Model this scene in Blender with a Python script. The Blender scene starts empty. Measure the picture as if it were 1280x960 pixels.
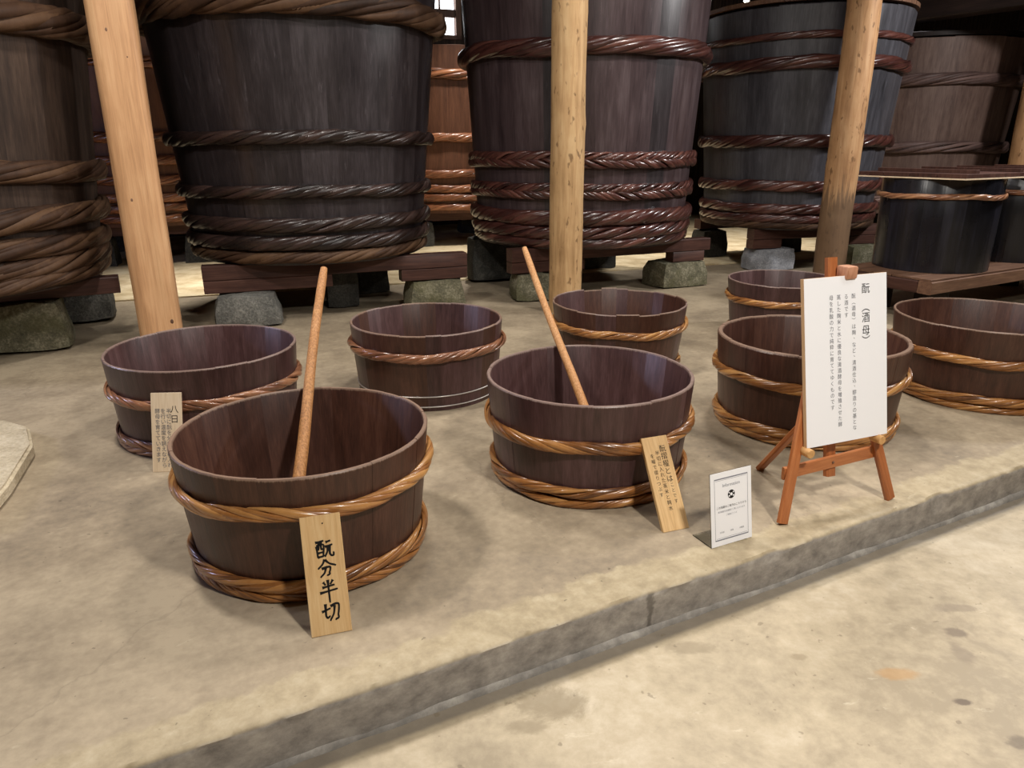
import bpy, bmesh, math, random
import numpy as np
from mathutils import Matrix, Vector, noise

random.seed(7)
rng = np.random.default_rng(7)
SC = bpy.context.scene
COL = SC.collection
PI = math.pi

# ------------------------------------------------------------------ camera
CAM_H, F_PX, PITCH, ROLL = 1.45, 905.77, math.radians(18.211), math.radians(0.25)
cd = bpy.data.cameras.new('camera')
cam = bpy.data.objects.new('camera', cd)
COL.objects.link(cam)
cd.sensor_fit = 'HORIZONTAL'
cd.sensor_width = 36.0
cd.lens = 36.0 * F_PX / 1280.0
cd.clip_end = 100
fw = Vector((0, math.cos(PITCH), -math.sin(PITCH)))
rt = Vector((1, 0, 0))
dn = fw.cross(rt)
r2 = math.cos(ROLL) * rt + math.sin(ROLL) * dn
d2 = -math.sin(ROLL) * rt + math.cos(ROLL) * dn
M3 = Matrix((r2, -d2, -fw)).transposed()
cam.matrix_world = Matrix.Translation((0, 0, CAM_H)) @ M3.to_4x4()
SC.camera = cam

# ------------------------------------------------------------------ world, light, exposure
W = bpy.data.worlds.new('world')
SC.world = W
W.use_nodes = True
W.node_tree.nodes['Background'].inputs[0].default_value = (0.75, 0.82, 1.0, 1)
W.node_tree.nodes['Background'].inputs[1].default_value = 0.3
SC.view_settings.view_transform = 'Standard'
SC.view_settings.look = 'None'
SC.view_settings.gamma = 1.0
SC.view_settings.use_curve_mapping = False
SC.view_settings.exposure = 0.0


def area(name, loc, target, size, power, color, shape='DISK', size_y=None, spread=PI):
    l = bpy.data.lights.new(name, 'AREA')
    l.shape = shape
    l.size = size
    if size_y:
        l.size_y = size_y
    l.energy = power
    l.color = color
    l.spread = spread
    o = bpy.data.objects.new(name, l)
    COL.objects.link(o)
    o.location = loc
    o.rotation_euler = (Vector(target) - Vector(loc)).to_track_quat('-Z', 'Y').to_euler()
    return o


WARM = (1.0, 0.95, 0.885)
area('ceiling_lamp_light', (-2.0, 3.0, 3.9), (-1.9, 3.0, 0), 0.40, 95, WARM)
area('ceiling_lamp_light', (-0.2, 4.2, 3.9), (-0.2, 4.0, 0), 0.40, 50, WARM)
area('ceiling_lamp_light', (1.7, 5.2, 3.9), (1.6, 4.9, 0), 0.40, 65, WARM)
area('ceiling_lamp_light', (3.4, 3.0, 3.9), (3.2, 2.8, 0), 0.40, 50, WARM)
area('ceiling_lamp_light', (1.8, 0.0, 3.9), (1.3, 1.2, 0), 0.40, 115, WARM, spread=math.radians(140))
area('ceiling_lamp_light', (5.9, 6.2, 3.7), (3.0, 7.4, 1.2), 0.5, 150, (0.98, 0.96, 0.95))
# lamps over the aisle behind the front row of vats
area('ceiling_lamp_light', (-3.2, 7.95, 3.9), (-3.2, 7.95, 0), 0.25, 26, WARM, spread=math.radians(60))
area('ceiling_lamp_light', (-0.3, 9.8, 3.9), (-0.3, 9.8, 0), 0.25, 48, WARM, spread=math.radians(95))
area('ceiling_lamp_light', (3.0, 10.9, 3.9), (3.0, 10.9, 0), 0.25, 55, WARM, spread=math.radians(95))
area('window_daylight', (-7.3, 3.5, 2.35), (0.4, 3.3, 0.3), 0.6, 75, (0.62, 0.66, 1.0), 'RECTANGLE', 0.5)

# ------------------------------------------------------------------ node helpers
MATS = {}


def lin(r, g, b):
    def f(c):
        c /= 255.0
        return c / 12.92 if c <= 0.04045 else ((c + 0.055) / 1.055) ** 2.4
    return (f(r), f(g), f(b), 1)


class NT:
    def __init__(s, name):
        s.m = bpy.data.materials.new(name)
        s.m.use_nodes = True
        s.t = s.m.node_tree
        s.n = s.t.nodes
        s.b = s.n['Principled BSDF']
        s._tc = None

    def node(s, ty, **kw):
        n = s.n.new(ty)
        for k, v in kw.items():
            setattr(n, k, v)
        return n

    def link(s, a, b):
        s.t.links.new(a, b)

    def put(s, sock, val):
        if hasattr(val, 'is_output') or hasattr(val, 'links'):
            s.link(val, sock)
        else:
            sock.default_value = val

    def coord(s, scale=(1, 1, 1), loc=(0, 0, 0), which='Object', jitter=False):
        if s._tc is None:
            s._tc = s.node('ShaderNodeTexCoord')
        mp = s.node('ShaderNodeMapping')
        s.link(s._tc.outputs[which], mp.inputs['Vector'])
        mp.inputs['Scale'].default_value = scale
        mp.inputs['Location'].default_value = loc
        if jitter:
            oi = s.node('ShaderNodeObjectInfo')
            mu = s.node('ShaderNodeVectorMath', operation='SCALE')
            s.link(oi.outputs['Random'], mu.inputs['Scale'])
            mu.inputs[0].default_value = (37.0, 91.0, 13.0)
            s.link(mu.outputs[0], mp.inputs['Location'])
        return mp.outputs[0]

    def noise(s, vec, scale=5, detail=4, rough=.55, dist=0):
        n = s.node('ShaderNodeTexNoise')
        s.link(vec, n.inputs['Vector'])
        n.inputs['Scale'].default_value = scale
        n.inputs['Detail'].default_value = detail
        n.inputs['Roughness'].default_value = rough
        n.inputs['Distortion'].default_value = dist
        return n.outputs['Fac']

    def ramp(s, fac, stops, interp='LINEAR'):
        n = s.node('ShaderNodeValToRGB')
        n.color_ramp.interpolation = interp
        e = n.color_ramp.elements
        while len(e) < len(stops):
            e.new(0.5)
        for i, (p, c) in enumerate(stops):
            e[i].position = p
            e[i].color = c if len(c) == 4 else (*c, 1)
        s.link(fac, n.inputs[0])
        return n.outputs[0]

    def step(s, fac, a, b):
        n = s.node('ShaderNodeMapRange')
        n.interpolation_type = 'SMOOTHSTEP'
        s.put(n.inputs[0], fac)
        n.inputs[1].default_value = a
        n.inputs[2].default_value = b
        return n.outputs[0]

    def mix(s, fac, a, b, mode='MIX'):
        n = s.node('ShaderNodeMix', data_type='RGBA', blend_type=mode)
        s.put(n.inputs[0], fac)
        s.put(n.inputs[6], a)
        s.put(n.inputs[7], b)
        return n.outputs[2]

    def math(s, op, a, b=0.0, c=None):
        n = s.node('ShaderNodeMath', operation=op)
        s.put(n.inputs[0], a)
        s.put(n.inputs[1], b)
        if c is not None:
            s.put(n.inputs[2], c)
        return n.outputs[0]

    def sep(s, vec):
        n = s.node('ShaderNodeSeparateXYZ')
        s.link(vec, n.inputs[0])
        return n.outputs

    def bump(s, h, strength=.3, dist=.01):
        n = s.node('ShaderNodeBump')
        n.inputs['Strength'].default_value = strength
        n.inputs['Distance'].default_value = dist
        s.link(h, n.inputs['Height'])
        s.link(n.outputs[0], s.b.inputs['Normal'])

    def done(s, color=None, rough=None, spec=None, metal=None):
        if color is not None:
            s.put(s.b.inputs['Base Color'], color)
        if rough is not None:
            s.put(s.b.inputs['Roughness'], rough)
        if spec is not None:
            s.b.inputs['Specular IOR Level'].default_value = spec
        if metal is not None:
            s.b.inputs['Metallic'].default_value = metal
        MATS[s.m.name] = s.m
        return s.m


def rnd_obj(t):
    return t.node('ShaderNodeObjectInfo').outputs['Random']


def wood(name, dark, mid, light, rough=.5, spec=.5, grain=(9, 9, .7), jitter=True, bump=.15, wear=None, rvar=.10, rim=None):
    """wood with the grain running along local z"""
    t = NT(name)
    v = t.coord(grain, jitter=jitter)
    n1 = t.noise(v, 4.0, 6, .62, .4)
    v2 = t.coord((grain[0] * 5, grain[1] * 5, grain[2]), jitter=jitter)
    n2 = t.noise(v2, 5.0, 3, .5)
    n3 = t.noise(t.coord((1.3, 1.3, .9), jitter=jitter), 2.2, 3)
    f = t.math('ADD', t.math('MULTIPLY', n1, .5), t.math('MULTIPLY', n2, .25))
    f = t.math('ADD', f, t.math('MULTIPLY', n3, .25))
    f = t.math('ADD', f, t.math('MULTIPLY', t.math('SUBTRACT', rnd_obj(t), .5), rvar))
    c = t.ramp(f, [(.30, dark), (.50, mid), (.72, light)])
    if wear:
        w = t.noise(t.coord((6, 6, 1.1), jitter=jitter), 3.0, 8, .7)
        c = t.mix(t.math('MULTIPLY', t.step(w, .60, .72), wear[1]), c, wear[0])
    if rim:
        gz = t.node('ShaderNodeSeparateXYZ')
        t.link(t._tc.outputs['Generated'], gz.inputs[0])
        e = t.math('ADD', gz.outputs[2], t.math('MULTIPLY', t.math('SUBTRACT', n2, .5), .03))
        c = t.mix(t.math('MULTIPLY', t.step(e, .978, .996), .7), c, rim)
    t.bump(n2, bump, .004)
    rr = t.math('ADD', rough - .12, t.math('MULTIPLY', n3, .24))
    return t.done(c, rr, spec)


wood('tub_wood', lin(42, 22, 16), lin(69, 41, 31), lin(96, 63, 49), .40, .5, (8, 8, .6), rim=lin(150, 124, 106))
wood('tub_wood_purple', lin(46, 28, 27), lin(73, 49, 48), lin(100, 73, 73), .38, .5, (8, 8, .6), rim=lin(150, 128, 118))
wood('vat_wood', lin(28, 24, 26), lin(50, 44, 46), lin(76, 69, 72), .32, .55, (5, 5, .25), wear=(lin(110, 104, 108), .35))
wood('vat_wood_red', lin(44, 34, 36), lin(72, 58, 60), lin(102, 88, 90), .36, .5, (5, 5, .25), wear=(lin(118, 104, 106), .3))
wood('vat_wood_blue', lin(42, 41, 44), lin(70, 69, 74), lin(98, 97, 103), .34, .55, (5, 5, .25), wear=(lin(120, 120, 130), .35))
wood('vat_wood_brown', lin(70, 54, 48), lin(110, 88, 79), lin(142, 118, 106), .5, .4, (5, 5, .25), wear=(lin(150, 132, 126), .35))
wood('vat_wood_umber', lin(40, 31, 27), lin(66, 52, 44), lin(94, 76, 64), .55, .3, (5, 5, .25))
wood('vat_wood_orange', lin(62, 39, 27), lin(94, 60, 42), lin(120, 80, 58), .5, .4, (5, 5, .25))
wood('black_lacquer', lin(10, 10, 13), lin(22, 22, 28), lin(44, 44, 56), .3, .6, (3, 3, .3), rvar=.08)
wood('beam_wood', lin(44, 26, 22), lin(78, 50, 42), lin(108, 76, 64), .55, .35, (8, 8, .8))
wood('dark_timber', lin(20, 14, 12), lin(38, 27, 23), lin(60, 44, 38), .6, .3, (6, 6, .6))
wood('frame_wood', lin(66, 46, 36), lin(110, 80, 62), lin(150, 116, 92), .55, .35, (8, 8, .8))
wood('post_wood', lin(172, 126, 88), lin(212, 164, 120), lin(236, 196, 150), .5, .4, (7, 7, .5), rvar=0)
wood('stick_wood', lin(96, 56, 28), lin(196, 138, 84), lin(236, 192, 138), .45, .45, (34, 34, 16), bump=.5)
wood('sign_wood', lin(176, 136, 88), lin(214, 176, 124), lin(232, 204, 156), .55, .3, (22, 22, 1.6), bump=.05)
wood('sign_wood_pale', lin(206, 180, 146), lin(232, 210, 180), lin(244, 228, 206), .6, .3, (22, 22, 1.6), bump=.05)
wood('easel_wood', lin(134, 74, 38), lin(172, 103, 58), lin(200, 132, 82), .4, .5, (20, 20, 1.8), bump=.06)
wood('peg_wood', lin(180, 130, 76), lin(208, 160, 102), lin(226, 186, 132), .5, .4, (20, 20, 6), bump=.05)
wood('clamp_wood', lin(150, 98, 72), lin(186, 134, 104), lin(206, 160, 132), .55, .3, (20, 20, 5), bump=.05)


def log_material(name, dark, mid, light, weather=None):
    t = NT(name)
    v = t.coord((6, 6, .5))
    n1 = t.noise(v, 4, 6, .6, .5)
    n3 = t.noise(t.coord((1, 1, .8)), 3, 4)
    f = t.math('ADD', t.math('MULTIPLY', n1, .6), t.math('MULTIPLY', n3, .4))
    c = t.ramp(f, [(.3, dark), (.5, mid), (.7, light)])
    sp = t.noise(t.coord((9, 9, 4)), 2.6, 2, .5)
    c = t.mix(t.math('MULTIPLY', t.step(sp, .62, .70), .65), c, lin(96, 66, 40))
    if weather:
        z = t.sep(t.coord())[2]
        zz = t.math('ADD', z, t.math('MULTIPLY', t.math('SUBTRACT', n1, .5), 1.0))
        w = t.math('SUBTRACT', 1.0, t.step(zz, weather - .12, weather + .12))
        c = t.mix(t.math('MULTIPLY', w, .75), c, lin(104, 86, 70))
    t.bump(n1, .35, .01)
    return t.done(c, .6, .3)


log_material('log_wood', lin(146, 112, 74), lin(194, 157, 112), lin(218, 186, 140))
log_material('log_wood_weathered', lin(144, 104, 70), lin(186, 143, 101), lin(210, 170, 126), weather=.95)


def rope_material(name, dark, mid, light, rough=.35, spec=.55, coat=.45):
    t = NT(name)
    at = t.node('ShaderNodeAttribute', attribute_name='strand')
    n1 = t.noise(t.coord((1, 1, 1), jitter=True), 26, 3, .6)
    n2 = t.noise(t.coord((1, 1, 1), jitter=True), 5, 3, .6)
    f = t.math('ADD', t.math('MULTIPLY', at.outputs['Fac'], .5), t.math('MULTIPLY', n1, .25))
    f = t.math('ADD', f, t.math('MULTIPLY', n2, .3))
    c = t.ramp(f, [(.22, dark), (.5, mid), (.8, light)])
    t.bump(n1, .25, .003)
    t.b.inputs['Coat Weight'].default_value = coat
    t.b.inputs['Coat Roughness'].default_value = .16
    return t.done(c, rough, spec)


rope_material('bamboo_gold', lin(88, 50, 22), lin(158, 104, 54), lin(206, 154, 92), .32)
rope_material('bamboo_copper', lin(84, 48, 34), lin(140, 92, 64), lin(196, 146, 108), .30)
rope_material('bamboo_bronze', lin(62, 38, 26), lin(112, 72, 48), lin(166, 118, 82), .34)
rope_material('rope_dark', lin(24, 17, 16), lin(46, 33, 30), lin(74, 55, 50), .38, .5, .2)
rope_material('rope_red', lin(40, 20, 18), lin(76, 42, 37), lin(112, 70, 60), .30, .6)
rope_material('rope_straw', lin(40, 27, 20), lin(72, 51, 38), lin(104, 78, 57), .6, .25, 0.0)
rope_material('rope_grey', lin(66, 50, 46), lin(104, 82, 76), lin(138, 112, 104), .5, .35, 0.0)
rope_material('rope_orange', lin(72, 40, 24), lin(124, 74, 46), lin(168, 110, 74), .35, .5)


def plain(name, col, rough=.5, spec=.4, metal=0, emit=None, strength=0):
    t = NT(name)
    if emit:
        t.b.inputs['Emission Color'].default_value = emit
        t.b.inputs['Emission Strength'].default_value = strength
    return t.done(col, rough, spec, metal)


plain('paper_white', lin(243, 243, 246), .5, .3)
plain('ink', lin(28, 26, 26), .6, .2)
plain('ink_grey', lin(112, 112, 118), .6, .2)
plain('print_grey', lin(128, 130, 140), .6, .2)
plain('wire_steel', lin(190, 184, 178), .35, .5, .6)
plain('board_edge', lin(206, 168, 124), .6, .3)
plain('window_glow', lin(255, 255, 255), .5, .2, 0, (.95, .97, 1, 1), 5.0)
plain('bulb_glow', lin(255, 250, 230), .5, .2, 0, (1, .95, .8, 1), 12.0)
plain('plaster', lin(150, 138, 118), .8, .2)
plain('cloth_grey', lin(150, 146, 150), .7, .2)
t = NT('acrylic')
t.b.inputs['Transmission Weight'].default_value = 1.0
t.b.inputs['IOR'].default_value = 1.3
t.done((.95, .97, .97, 1), .05, .5)


def stone_material(name, dark, mid, light, mossy=None):
    t = NT(name)
    n1 = t.noise(t.coord(jitter=True), 7, 8, .7)
    n2 = t.noise(t.coord(jitter=True), 60, 3, .6)
    f = t.math('ADD', t.math('MULTIPLY', n1, .6), t.math('MULTIPLY', n2, .4))
    c = t.ramp(f, [(.32, dark), (.5, mid), (.68, light)])
    if mossy:
        c = t.mix(t.math('MULTIPLY', t.step(t.noise(t.coord(jitter=True), 3, 3), .5, .62), .6), c, mossy)
    t.bump(f, .9, .02)
    return t.done(c, .8, .25)


stone_material('granite', lin(60, 60, 58), lin(104, 103, 98), lin(150, 148, 140))
stone_material('granite_moss', lin(62, 62, 50), lin(112, 108, 88), lin(172, 166, 142), lin(92, 90, 62))
stone_material('granite_dark', lin(36, 36, 34), lin(62, 61, 57), lin(92, 90, 84))
stone_material('granite_pale', lin(110, 112, 116), lin(150, 152, 158), lin(196, 198, 204))
stone_material('slab_stone', lin(166, 152, 128), lin(198, 184, 158), lin(222, 210, 188))

# concrete of the platform; local x runs along the kerb, local y inward
t = NT('platform_concrete')
oc = t.coord()
nA = t.noise(oc, .9, 5, .6)
nB = t.noise(oc, 4.5, 8, .68)
nC = t.noise(oc, 28, 5, .6)
f = t.math('ADD', t.math('MULTIPLY', nA, .55), t.math('ADD', t.math('MULTIPLY', nB, .34), t.math('MULTIPLY', nC, .20)))
base = t.ramp(f, [(.40, lin(122, 110, 94)), (.52, lin(152, 137, 115)), (.64, lin(178, 162, 137))])
xyz = t.sep(oc)
edge = t.math('ADD', xyz[1], t.math('MULTIPLY', t.math('SUBTRACT', nB, .5), .26))
edge = t.math('ADD', edge, t.math('MULTIPLY', t.math('SUBTRACT', nA, .5), .22))
band = t.math('SUBTRACT', 1.0, t.step(edge, .125, .165))
nD = t.noise(oc, 11, 8, .7)
mort = t.ramp(nD, [(.35, lin(158, 143, 114)), (.5, lin(184, 168, 136)), (.68, lin(208, 194, 164))])
rust = t.step(t.noise(oc, 1.7, 3, .5), .63, .72)
mort = t.mix(t.math('MULTIPLY', rust, .5), mort, lin(170, 122, 68))
col = t.mix(t.math('MULTIPLY', band, .62), base, mort)
# scuffs and pale scrape marks
sc = t.noise(t.coord((2.0, 9.0, 1)), 3.2, 9, .72, .6)
col = t.mix(t.math('MULTIPLY', t.step(sc, .62, .70), .35), col, lin(206, 194, 168))
# dark pits
pit = t.noise(oc, 34, 2, .5)
col = t.mix(t.math('MULTIPLY', t.step(pit, .72, .76), .5), col, lin(80, 70, 56))
# hairline cracks
vo = t.node('ShaderNodeTexVoronoi', feature='DISTANCE_TO_EDGE')
dv = t.node('ShaderNodeVectorMath', operation='ADD')
nz = t.node('ShaderNodeTexNoise')
t.link(oc, nz.inputs['Vector'])
nz.inputs['Scale'].default_value = 4
nz.inputs['Detail'].default_value = 5
t.link(oc, dv.inputs[0])
sv = t.node('ShaderNodeVectorMath', operation='SCALE')
t.link(nz.outputs['Color'], sv.inputs[0])
sv.inputs['Scale'].default_value = .35
t.link(sv.outputs[0], dv.inputs[1])
t.link(dv.outputs[0], vo.inputs['Vector'])
vo.inputs['Scale'].default_value = .42
crack = t.math('SUBTRACT', 1.0, t.step(vo.outputs['Distance'], .0006, .0024))
crack = t.math('MULTIPLY', crack, t.step(nA, .42, .52))
col = t.mix(t.math('MULTIPLY', crack, .14), col, lin(70, 62, 52))
# the kerb face is bare grey concrete
face = t.math('MULTIPLY', t.step(t.math('MULTIPLY', xyz[2], -1), .006, .018), t.math('SUBTRACT', 1.0, t.step(xyz[1], .05, .06)))
fn = t.noise(t.coord((2, 1, 3)), 5, 8, .7)
facec = t.ramp(fn, [(.34, lin(116, 111, 106)), (.52, lin(149, 143, 136)), (.70, lin(176, 170, 161))])
jx = t.math('ABSOLUTE', t.math('SUBTRACT', t.math('ADD', xyz[0], t.math('MULTIPLY', t.math('SUBTRACT', nC, .5), .05)), .535))
facec = t.mix(t.math('MULTIPLY', t.math('SUBTRACT', 1.0, t.step(jx, .004, .02)), .6), facec, lin(60, 54, 48))
col = t.mix(face, col, facec)
t.bump(t.math('ADD', nB, t.math('MULTIPLY', nD, .5)), .22, .008)
t.done(col, t.math('ADD', .48, t.math('MULTIPLY', nB, .25)), .35)

# lower floor
t = NT('floor_concrete')
oc = t.coord()
nA = t.noise(oc, .8, 5, .6)
nB = t.noise(oc, 3.6, 9, .72, .3)
nC = t.noise(oc, 22, 5, .65)
f = t.math('ADD', t.math('MULTIPLY', nA, .4), t.math('ADD', t.math('MULTIPLY', nB, .42), t.math('MULTIPLY', nC, .20)))
col = t.ramp(f, [(.41, lin(156, 142, 119)), (.52, lin(184, 169, 143)), (.64, lin(208, 195, 172))])
xyz = t.sep(oc)


def blob(t, xyz, nz, cx, cy, rx, ry, amp=1.5, soft=.35):
    dx = t.math('DIVIDE', t.math('SUBTRACT', xyz[0], cx), rx)
    dy = t.math('DIVIDE', t.math('SUBTRACT', xyz[1], cy), ry)
    d = t.math('SQRT', t.math('ADD', t.math('MULTIPLY', dx, dx), t.math('MULTIPLY', dy, dy)))
    d = t.math('ADD', d, t.math('MULTIPLY', t.math('SUBTRACT', nz, .5), amp * 2))
    return t.math('SUBTRACT', 1.0, t.step(d, 1 - soft, 1 + soft))


for cx, cy, rx, ry, c, a in [
        (.12, 1.80, .13, .07, lin(128, 114, 90), .6), (.04, 1.70, .06, .03, lin(128, 114, 90), .5),
        (1.54, 2.12, .035, .022, lin(112, 98, 84), .7), (1.37, 1.79, .022, .012, lin(96, 82, 70), .85),
        (1.23, 1.92, .06, .025, lin(178, 132, 72), .5), (1.45, 1.63, .05, .022, lin(104, 92, 78), .7),
        (.60, 2.05, .07, .03, lin(138, 124, 100), .55), (1.50, 2.02, .03, .05, lin(128, 114, 98), .5),
        (1.64, 2.26, .09, .02, lin(128, 114, 98), .5), (.95, 2.0, .03, .015, lin(140, 124, 98), .5)]:
    col = t.mix(t.math('MULTIPLY', blob(t, xyz, nB, cx, cy, rx, ry), a), col, c)
sm = t.noise(t.coord((3, 7, 1)), 2.4, 9, .75, .5)
col = t.mix(t.math('MULTIPLY', t.step(sm, .60, .70), .4), col, lin(226, 214, 190))
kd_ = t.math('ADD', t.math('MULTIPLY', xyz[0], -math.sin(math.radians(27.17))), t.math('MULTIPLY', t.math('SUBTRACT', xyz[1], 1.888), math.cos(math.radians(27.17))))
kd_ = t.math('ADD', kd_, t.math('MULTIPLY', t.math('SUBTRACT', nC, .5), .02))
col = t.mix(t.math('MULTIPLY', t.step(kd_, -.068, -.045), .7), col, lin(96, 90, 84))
pit = t.noise(oc, 26, 2, .5)
col = t.mix(t.math('MULTIPLY', t.step(pit, .70, .75), .5), col, lin(110, 96, 76))
t.bump(t.math('ADD', nB, t.math('MULTIPLY', nC, .4)), .25, .01)
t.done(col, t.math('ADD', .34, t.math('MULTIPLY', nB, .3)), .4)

t = NT('mortar')
n1 = t.noise(t.coord(), 9, 7, .7)
t.bump(n1, .25, .006)
t.done(t.ramp(n1, [(.35, lin(120, 116, 110)), (.5, lin(142, 137, 130)), (.66, lin(172, 167, 158))]), .8, .2)
t = NT('ledge_concrete')
n1 = t.noise(t.coord((1, 1, 4)), 4, 7, .65)
t.bump(n1, .3, .01)
t.done(t.ramp(n1, [(.35, lin(190, 168, 130)), (.5, lin(214, 194, 156)), (.66, lin(230, 214, 180))]), .8, .2)
t = NT('wall_boards')
v = t.coord((6, 6, .4))
n1 = t.noise(v, 4, 5, .6)
t.done(t.ramp(n1, [(.35, lin(34, 26, 22)), (.5, lin(52, 41, 34)), (.7, lin(74, 60, 50))]), .7, .2)


# ------------------------------------------------------------------ mesh helpers
def mesh_obj(name, verts, faces, mat, parent=None, smooth=False, sharp=None, attr=None):
    me = bpy.data.meshes.new(name)
    me.from_pydata([tuple(v) for v in verts], [], [tuple(int(i) for i in f) for f in faces])
    if smooth:
        me.polygons.foreach_set('use_smooth', [True] * len(me.polygons))
        if sharp is not None:
            me.set_sharp_from_angle(angle=math.radians(sharp))
    if attr is not None:
        a = me.attributes.new('strand', 'FLOAT', 'POINT')
        a.data.foreach_set('value', np.asarray(attr, dtype=np.float32))
    me.materials.append(MATS[mat])
    me.update()
    return link(name, me, parent)


def link(name, me, parent=None):
    o = bpy.data.objects.new(name, me)
    COL.objects.link(o)
    if parent is not None:
        o.parent = parent
    return o


def empty(name, loc=(0, 0, 0), rz=0.0, matrix=None):
    o = bpy.data.objects.new(name, None)
    COL.objects.link(o)
    o.empty_display_size = .1
    if matrix is not None:
        o.matrix_world = matrix
    else:
        o.location = loc
        o.rotation_euler = (0, 0, rz)
    return o


def tag(o, label, cat, group=None):
    o['label'] = label
    o['category'] = cat
    if group:
        o['group'] = group
    return o


def struct(o):
    o['kind'] = 'structure'
    return o


def bm_obj(name, bm, mat, parent=None, smooth=False, sharp=None):
    me = bpy.data.meshes.new(name)
    bm.normal_update()
    bm.to_mesh(me)
    bm.free()
    if smooth:
        me.polygons.foreach_set('use_smooth', [True] * len(me.polygons))
        if sharp is not None:
            me.set_sharp_from_angle(angle=math.radians(sharp))
    me.materials.append(MATS[mat])
    return link(name, me, parent)


def box_bm(size, center=(0, 0, 0), bevel=0.0, segs=2, bm=None):
    own = bm is None
    if own:
        bm = bmesh.new()
    r = bmesh.ops.create_cube(bm, size=1.0)
    vs = r['verts']
    for v in vs:
        v.co = Vector((v.co.x * size[0] + center[0], v.co.y * size[1] + center[1], v.co.z * size[2] + center[2]))
    if bevel > 0:
        es = list({e for v in vs for e in v.link_edges})
        bmesh.ops.bevel(bm, geom=es, offset=bevel, segments=segs, profile=.5, affect='EDGES')
    return bm


def beam_between(name, p0, p1, w, h, mat, parent=None, bevel=.008, rough=0.0, xref=None):
    """squared bar from p0 to p1 (centre line), grain along local z"""
    p0, p1 = Vector(p0), Vector(p1)
    d = p1 - p0
    L = d.length
    bm = bmesh.new()
    bmesh.ops.create_grid(bm, x_segments=1, y_segments=1, size=.5)
    bm.clear()
    n = max(1, int(L / .25)) if rough else 1
    prof = [(-w / 2 + bevel, -h / 2), (w / 2 - bevel, -h / 2), (w / 2, -h / 2 + bevel), (w / 2, h / 2 - bevel),
            (w / 2 - bevel, h / 2), (-w / 2 + bevel, h / 2), (-w / 2, h / 2 - bevel), (-w / 2, -h / 2 + bevel)]
    rings = []
    for i in range(n + 1):
        z = L * i / n
        rings.append([bm.verts.new((x + random.uniform(-rough, rough), y + random.uniform(-rough, rough), z)) for x, y in prof])
    for i in range(n):
        for j in range(8):
            k = (j + 1) % 8
            bm.faces.new((rings[i][j], rings[i][k], rings[i + 1][k], rings[i + 1][j]))
    bm.faces.new(list(reversed(rings[0])))
    bm.faces.new(rings[-1])
    o = bm_obj(name, bm, mat, parent, True, 35)
    z = d.normalized()
    up = Vector((0, 0, 1)) if abs(z.z) < .95 else Vector((0, 1, 0))
    x = up.cross(z).normalized()
    if xref:
        x = Vector(xref)
        x = (x - x.dot(z) * z).normalized()
    y = z.cross(x)
    o.matrix_local = Matrix.Translation(p0) @ Matrix((x, y, z)).transposed().to_4x4()
    return o


def tube_arrays(path, radii, sides=8, cap=True):
    """swept round tube along a polyline"""
    path = [Vector(p) for p in path]
    V, Fc = [], []
    n = len(path)
    ref = None
    for i, p in enumerate(path):
        tng = (path[min(i + 1, n - 1)] - path[max(i - 1, 0)]).normalized()
        if ref is None:
            a = Vector((0, 0, 1)) if abs(tng.z) < .9 else Vector((1, 0, 0))
            ref = (a - a.dot(tng) * tng).normalized()
        else:
            ref = (ref - ref.dot(tng) * tng).normalized()
        b = tng.cross(ref)
        for j in range(sides):
            an = 2 * PI * j / sides
            V.append(p + radii[i] * (math.cos(an) * ref + math.sin(an) * b))
    for i in range(n - 1):
        for j in range(sides):
            k = (j + 1) % sides
            Fc.append((i * sides + j, i * sides + k, (i + 1) * sides + k, (i + 1) * sides + j))
    if cap:
        Fc.append(tuple(reversed(range(sides))))
        Fc.append(tuple(range((n - 1) * sides, n * sides)))
    return V, Fc


def disc_arrays(r, z0, z1, n=64, jit=0.0):
    V = []
    for z in (z0, z1):
        for i in range(n):
            a = 2 * PI * i / n
            rr = r + jit * math.sin(a * 3 + 1)
            V.append((rr * math.cos(a), rr * math.sin(a), z))
    Fc = [tuple(reversed(range(n))), tuple(range(n, 2 * n))]
    for i in range(n):
        k = (i + 1) % n
        Fc.append((i, k, n + k, n + i))
    return V, Fc


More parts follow.
